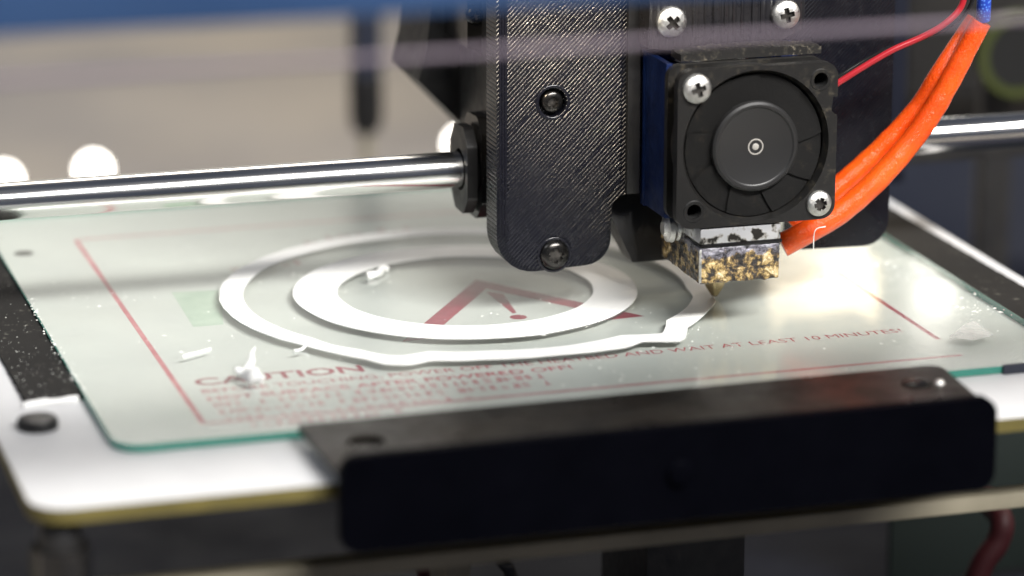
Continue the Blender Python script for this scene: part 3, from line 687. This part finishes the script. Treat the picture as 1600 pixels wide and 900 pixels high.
for k in range(9):
    bm = bmesh.new(); rows = []
    for i in range(7):
        r = 10.8+(17.15-10.8)*i/6; row = []
        for j in range(9):
            a = math.radians(k*40+ j*6.2 + i*1.2); y = 1.7+j*0.09
            row.append(bm.verts.new(Vector((hubc[0]+r*math.cos(a), FY0+y, hubc[2]+r*math.sin(a)))*S))
        rows.append(row)
    for i in range(6):
        for j in range(8): bm.faces.new((rows[i][j], rows[i][j+1], rows[i+1][j+1], rows[i+1][j]))
    bmesh.ops.solidify(bm, geom=bm.faces[:], thickness=.35*S); finish('blade', bm, M['blade'], fan)
cross_head((holes[0][0]-.0, FY0-.15, holes[0][1]), 3.55, M['steel'], fan, dome=1.7, rot=.3)
cross_head((holes[3][0], FY0-.15, holes[3][1]), 3.15, M['steel'], fan, dome=1.4, star=6, rot=.2)
# crusted gasket on top of the fan
bm = bmesh.new(); nx, ny = 70, 8; rows = []
for j in range(ny+1):
    row = []
    for i in range(nx+1):
        x = 126+35.5*i/nx; y = 48+7*j/ny; z = 64.6+.7*math.sin(math.pi*min(1, i/nx*1.03))+.5*noise.noise(Vector((x*1.4, y*1.4, 2)))+.35*noise.noise(Vector((x*4, y*4, 9)))
        row.append(bm.verts.new(Vector((x, y, z))*S))
    rows.append(row)
for j in range(ny):
    for i in range(nx): bm.faces.new((rows[j][i], rows[j][i+1], rows[j+1][i+1], rows[j+1][i]))
r = bmesh.ops.extrude_edge_only(bm, edges=[e for e in bm.edges if e.is_boundary])
for v in r['geom']:
    if isinstance(v, bmesh.types.BMVert): v.co.z = 62.9*S
finish('gasket', bm, M['gasket'], head, angle=60)
# ---- heater block
bm = bmesh.new(); box(bm, 128.1, 148.4, 38.4, 66.5, 20.5, 24.3); finish('heater_block', bm, M['block'], head, bevel=.35)
quick('block_gap', M['black_gloss'], head, lambda b: box(b, 128.5, 148.7, 38.2, 66, 19.65, 20.48), bevel=.2)
def crusty(bx0, bx1, by0, by1, bz0, bz1, amp):
    bm = bmesh.new(); vs = box(bm, bx0, bx1, by0, by1, bz0, bz1)
    bmesh.ops.bevel(bm, geom=bm.edges[:], offset=.25*S, segments=1, affect='EDGES')
    bmesh.ops.subdivide_edges(bm, edges=[e for e in bm.edges if e.calc_length() > 2*S], cuts=56, use_grid_fill=True)
    bm.normal_update()
    for v in bm.verts:
        p = v.co/S; k = amp*(.55*noise.noise(p*.9)+.6*max(0, noise.noise(p*2.1+Vector((5, 5, 5))))+.35*noise.noise(p*4.5))
        v.co += v.normal*(k if k > -.12 else -.12)*S
    return bm
finish('residue_block', crusty(128.1, 148.2, 38.4, 66.5, 10.8, 19.6, .42), M['crust'], head, angle=70)
quick('edge_highlight', M['steel'], head, lambda b: box(b, 127.75, 128.35, 38.0, 38.45, 11.2, 19.4), bevel=.12)  # bright strip added as the highlight on the block's front left edge
bm = bmesh.new(); lathe(bm, [(0, -4.6), (1.6, -4.6), (2.2, -4.0), (3.4, -3.6), (3.6, -2.4), (3.1, -1.6), (3.3, -.9), (2.4, 0), (2.4, 1.5)], (127.9, 52, 21.6), 'x', 24); finish('clamp_screw', bm, M['steel'], head)
bm = bmesh.new(); lathe(bm, [(0, 10.9), (4.0, 10.9), (4.0, 6.6), (3.4, 6.0), (2.5, 3.2), (.8, .6), (.4, .5), (0, .5)], (140.9, 62.5, 0), 'z', 6); finish('nozzle', bm, M['brass'], head, angle=25)
quick('thermistor_lead', M['brass'], head, lambda b: tube(b, [(148.4, 44, 23), (149.2, 43, 22.6), (149.6, 45, 21), (148.6, 47, 20)], .6, 8, 5, wobble=.4))
# duct behind the hot end
def duct(bm):
    a = [oy(*q, 76) for q in ((962, 318), (1030, 318), (1036, 345), (975, 345))]
    b_ = [oy(*q, 72) for q in ((985, 398), (1033, 395), (1034, 411), (997, 416))]
    bot = [(121, 8.2), (133.5, 7.6)]
    pts_t = [(116, 77, 27), (134, 77, 27), (134, 90, 27), (116, 90, 27)]
    pts_m = [(117, 74, 21), (133.5, 74, 21), (133.5, 88, 21), (117, 88, 21)]
    pts_b = [(122.2, 70.5, 8.4), (132.5, 70.5, 8.4), (132.5, 78, 8.4), (122.2, 78, 8.4)]
    rs = [[bm.verts.new(Vector(p)*S) for p in ps] for ps in (pts_t, pts_m, pts_b)]
    for A, B in zip(rs, rs[1:]):
        for i in range(4): bm.faces.new((A[i], A[(i+1) % 4], B[(i+1) % 4], B[i]))
    bm.faces.new(rs[0][::-1]); bm.faces.new(rs[-1])
quick('air_duct', M['black'], head, duct, bevel=1.6)
# fine stray string of plastic under the head
a = oy(1271, 392, 46); b_ = oy(1272, 366, 46); c_ = oy(1277, 357, 46); d_ = oy(1290, 354, 46)
tag(quick('plastic_string', M['crumb'], None, lambda b: tube(b, [a, b_, c_, d_], .13, 6, 6)), 'hair thin pale plastic string hanging below the orange sleeves', 'plastic string')

# warm work light behind the plate, shining down on the glass
wl = empty('warm_led_lamp', (203, 146, 20), 'warm LED lamp hidden behind the right side of the print head', 'lamp')
quick('lamp_body', M['black'], wl, lambda b: box(b, 184, 217, 143.5, 152, 10, 27), bevel=.5)
quick('lamp_face', M['lamp_warm'], wl, lambda b: box(b, 185.5, 215.5, 142.4, 143.4, 11.5, 25), bevel=.2)
area('warm_led_light', (202, 141, 24), (185, 60, 0), 0.030, 0.0055, (1.0, 0.78, 0.48), 0.013)

# ================================================================== CABLES
A = [oy(x, y, Y) for x, y, Y in ((1222, 383, 52), (1262, 362, 51), (1312, 332, 50), (1366, 286, 49), (1420, 226, 48), (1456, 176, 47), (1485, 126, 46), (1512, 74, 45), (1533, 34, 44))]
cab = quick('cable_sleeve', M['orange'], None, lambda b: tube(b, A, lambda t: 3.0-.55*t if t < .85 else 2.5, 24, 10, wobble=.05, flat=lambda t: .8+.2*min(1, t*4)))
tag(cab, 'lower orange silicone sleeve with its cut end beside the nozzle block', 'cable sleeve', 'orange sleeves at the print head')
Bp = [oy(x, y, Y) for x, y, Y in ((1236, 352, 58), (1286, 312, 57), (1340, 266, 56), (1394, 214, 54.5), (1438, 164, 52.5), (1470, 112, 50), (1500, 66, 50), (1524, 30, 50))]
cab = quick('cable_sleeve', M['orange'], None, lambda b: tube(b, Bp, lambda t: 2.9-.7*t, 24, 10, wobble=.05))
tag(cab, 'upper orange silicone sleeve running behind the lower one', 'cable sleeve', 'orange sleeves at the print head')
q = [oy(1536, 30, 44), oy(1537, 10, 43), oy(1538, -30, 42), oy(1536, -90, 40)]
tag(quick('braided_sleeve', M['braid'], None, lambda b: tube(b, q, 1.75, 20, 8)), 'blue braided sleeve coming out of the top of the orange sleeves', 'braided sleeve')
RW = [oy(x, y, Y) for x, y, Y in ((1290, 142, 47), (1312, 128, 46), (1350, 104, 45), (1395, 78, 44), (1440, 58, 43), (1475, 38, 42), (1502, 10, 42), (1510, -30, 42))]
tag(quick('red_wire', M['red_wire'], None, lambda b: tube(b, RW, .78, 14, 8)), 'thin red wire curving up to the right from the fan', 'wire')
BW = [oy(x, y, Y) for x, y, Y in ((1292, 130, 49), (1316, 116, 48), (1352, 94, 47.5), (1392, 75, 46), (1440, 60, 45), (1485, 40, 44), (1514, 12, 43), (1526, -30, 43))]
tag(quick('black_wire', M['black_wire'], None, lambda b: tube(b, BW, .5, 12, 8)), 'thin black wire running along the red wire from the fan', 'wire')

# ================================================================== FRAME IN FRONT
BYF = -110
a, b_ = oy(0, 38, BYF), oy(1000, -8, BYF); zb = (a.z+b_.z)/2
fb = quick('frame_beam', M['beam'], None, lambda b: box(b, -260, 420, BYF-9, BYF, zb, zb+26), bevel=1.2)
tag(fb, 'blurred blue painted beam across the top front of the printer', 'beam')
th = [oy(x, y, -118) for x, y in ((-300, 148), (0, 127), (640, 86), (1000, 68), (1400, 42), (1900, 6))]
th = [Vector((p.x, -118, sum(t.z for t in th)/len(th))) for p in th]
tag(quick('thread', M['thread'], None, lambda b: tube(b, th, .62, 10, 4)), 'thin lilac thread stretched just below the blue beam', 'thread')

# ================================================================== BEHIND
def p3(px, py, Y): return oy(px, py, Y)
a = p3(570, 20, 400)
up = empty('frame_upright', (a.x, 400, -108), 'dark blurred upright on the printer base, left of the print head', 'upright')
quick('post', M['navy'], up, lambda b: box(b, a.x-4.6, a.x+4.6, 396, 404, p3(570, 120, 400).z, 140), bevel=.5)
zt, zl = p3(570, 118, 400).z, p3(570, 186, 400).z
quick('coupling', M['black'], up, lambda b: lathe(b, [(0, zt), (5.8, zt), (5.8, zl+1), (4.6, zl-4), (0, zl-4)], (a.x, 400, 0), 'z', 24))
quick('shaft', M['rail'], up, lambda b: lathe(b, [(2, zl-4), (2, -108)], (a.x, 400, 0), 'z', 16))
for px, py, lb in ((146, 262, 'round glowing bulb on the table, above the middle of the left rod half'), (6, 278, 'glowing bulb on the table at the far left edge'), (722, 222, 'glowing bulb on the table right beside the print head')):
    q = oz(px, py, -113)
    o = empty('bulb_lamp', (q.x, q.y, -125), lb, 'lamp', 'bulbs glowing behind the printer')
    quick('bulb', M['bulb'], o, lambda b: lathe(b, [(0, 4.5)]+[(4.5*math.sin(t*math.pi/10), 4.5*math.cos(t*math.pi/10)) for t in range(1, 10)]+[(0, -4.5)], (q.x, q.y, -114), 'z', 24))
    quick('socket', M['rail'], o, lambda b: lathe(b, [(0, -125), (6, -125), (5, -119), (0, -119)], (q.x, q.y, 0), 'z', 20))
# dark cabinet on the right behind the printer
q = p3(1330, 200, 470); cab = empty('cabinet', (q.x+250, 520, -125), 'dark navy cabinet standing behind the right side of the printer', 'cabinet')
quick('cabinet_body', M['navy'], cab, lambda b: box(b, q.x, q.x+560, 470, 760, -125, 260), bevel=3)
z = p3(1500, 172, 460).z; quick('shelf_edge', M['clamp_top'], cab, lambda b: box(b, q.x+2, q.x+500, 458, 469.9, z-2, z+3), bevel=.5)
quick('upper_door', M['black'], cab, lambda b: box(b, q.x+18, q.x+500, 464, 469.8, z+4, 250), bevel=.5)
# lower right: dark bar under the rod, seen blurred
z = p3(1520, 232, 150); tag(quick('belt', M['black'], None, lambda b: box(b, 150, 420, 146, 154, z.z-2.2, z.z+2.6), bevel=.3), 'black drive belt under the right half of the guide rod', 'belt')
q = p3(1592, 85, 220); sp = empty('cable_reel', (q.x, 228, -108), 'black reel with a yellow green rim at the right edge', 'reel')
quick('rim', M['lime'], sp, lambda b: lathe(b, [(10.5, -1), (13, -1), (13, 3), (10.5, 3), (10.5, -1)], (q.x, 220, q.z), 'y', 48))
quick('core', M['black_hole'], sp, lambda b: lathe(b, [(0, 0), (10.4, 0), (10.4, 12), (0, 12)], (q.x, 220, q.z), 'y', 40))
quick('stand', M['black'], sp, lambda b: box(b, q.x-5, q.x+5, 232.1, 238, -108, q.z+4), bevel=.5)
q = p3(1393, 80, 170); tag(quick('side_post', M['base'], None, lambda b: box(b, q.x-1, q.x+4, 168, 176, -2, 130), bevel=.4), 'slim dark post just right of the print head plate', 'post')
# work lamps up behind the right side, mirrored in the glass
def lamp(px, py, d, w_, h_, m, label):
    p0 = oz(px, py, 0); r = ray(px, py).normalized(); c = p0+Vector((r.x, r.y, -r.z))*d
    o = empty('work_lamp', (c.x, c.y, c.z-h_/2), label, 'lamp', 'lamps above the rear right of the bed')
    bm = bmesh.new(); box(bm, -w_/2-2, w_/2+2, 1.5, 8, -h_/2-2, h_/2+2); hx = finish('housing', bm, M['black'], o, bevel=.6)
    bm = bmesh.new(); box(bm, -w_/2, w_/2, 0, 1.4, -h_/2, h_/2); dx = finish('diffuser', bm, m, o, bevel=.4)
    rot = Matrix.Rotation(-math.atan2(r.x, r.y), 4, 'Z')
    for k in (hx, dx): k.matrix_parent_inverse = Matrix.Translation((0, 0, h_/2*S)) @ rot
lamp(1459, 452, 300, 11, 20, M['lamp_white'], 'tall white lit lamp above the rear right of the bed')
lamp(1372, 428, 300, 10, 9, M['lamp_warm'], 'small upper lit lamp above the rear right of the bed')
lamp(1380, 484, 240, 8, 9, M['lamp_warm'], 'small lower lit lamp above the rear right of the bed')

# ================================================================== UNDER THE BED
rl = oy(1020, 834, -21)
tag(quick('cross_rail', M['rail'], None, lambda b: box(b, -130, 420, -24, -18, rl.z-1.8, rl.z+1.8), bevel=.5), 'dull metal rail running across below the front clamp bar', 'rail')
kx, ky = -37.5, -35
kn = empty('levelling_knob', (kx, ky, -26), 'black levelling knob under the front left corner of the bed', 'knob')
def knob(b):
    pts = [((6.4 if i % 2 else 5.6)*math.cos(i*math.pi/9), (6.4 if i % 2 else 5.6)*math.sin(i*math.pi/9)) for i in range(18)]
    prism(b, [(kx+x, ky+y) for x, y in pts], 'z', -24, -12)
quick('grip', M['black_gloss'], kn, knob, bevel=.5)
quick('collar', M['black'], kn, lambda b: lathe(b, [(2.5, -12), (4.4, -12), (4.4, -8), (3, -5.1)], (kx, ky, 0), 'z', 24))
quick('screw_shaft', M['steel'], kn, lambda b: lathe(b, [(1.4, -34), (1.4, -24)], (kx-3.4, ky-2, 12), 'z', 14))
def cable(name, m, pts, r, label):
    tag(quick(name, m, None, lambda b: tube(b, pts, r, 12, 8)), label, 'cable')
q0, q1 = oy(1570, 790, 60), oy(1525, 905, 60)
cable('cable', M['maroon'], [q0+Vector((0, 14, -2)), q0+Vector((0, 2, -4)), (q0+q1)/2+Vector((2, 0, 0)), q1, q1+Vector((-6, 0, -30))], 3.2, 'dark red cable hanging below the bed at the lower right')
q0, q1 = oy(780, 868, 10), oy(800, 905, 10)
cable('cable', M['black_wire'], [q0+Vector((-3, 20, 14)), q0, q1, q1+Vector((6, 0, -25))], 1.5, 'short black cable below the middle of the clamp bar')
q0, q1 = oy(657, 885, 10), oy(664, 905, 10)
cable('cable', M['maroon'], [q0+Vector((-2, 20, 8)), q0, q1, q1+Vector((6, 0, -25))], 1.5, 'thin dark red cable at the bottom edge below the clamp bar')
q = oy(1470, 820, 120); cb = empty('control_board', (q.x, 125, -108), 'blurred green circuit board below the bed at the lower right', 'circuit board')
quick('circuit_board', M['pcb_green'], cb, lambda b: box(b, q.x-14, q.x+60, 122, 124, -104, -38), bevel=.2)
quick('chip', M['black'], cb, lambda b: box(b, q.x-10, q.x+4, 117, 121.8, -80, -55), bevel=.4)
quick('motor', M['black'], None, lambda b: box(b, 116, 142, 40, 76, -108, -44), bevel=2)
e = [o for o in COL.objects if o.name == 'motor'][0]; tag(e, 'black motor standing on the base below the bed', 'motor')
quick('bearing_carriage', M['rail'], None, lambda b: (box(b, 60, 66, 20, 40, -108, -28), box(b, 66.1, 96, 20, 40, -40, -28)), bevel=.6)
e = [o for o in COL.objects if o.name == 'bearing_carriage'][0]; tag(e, 'dull metal carriage bracket under the middle of the bed', 'bracket')
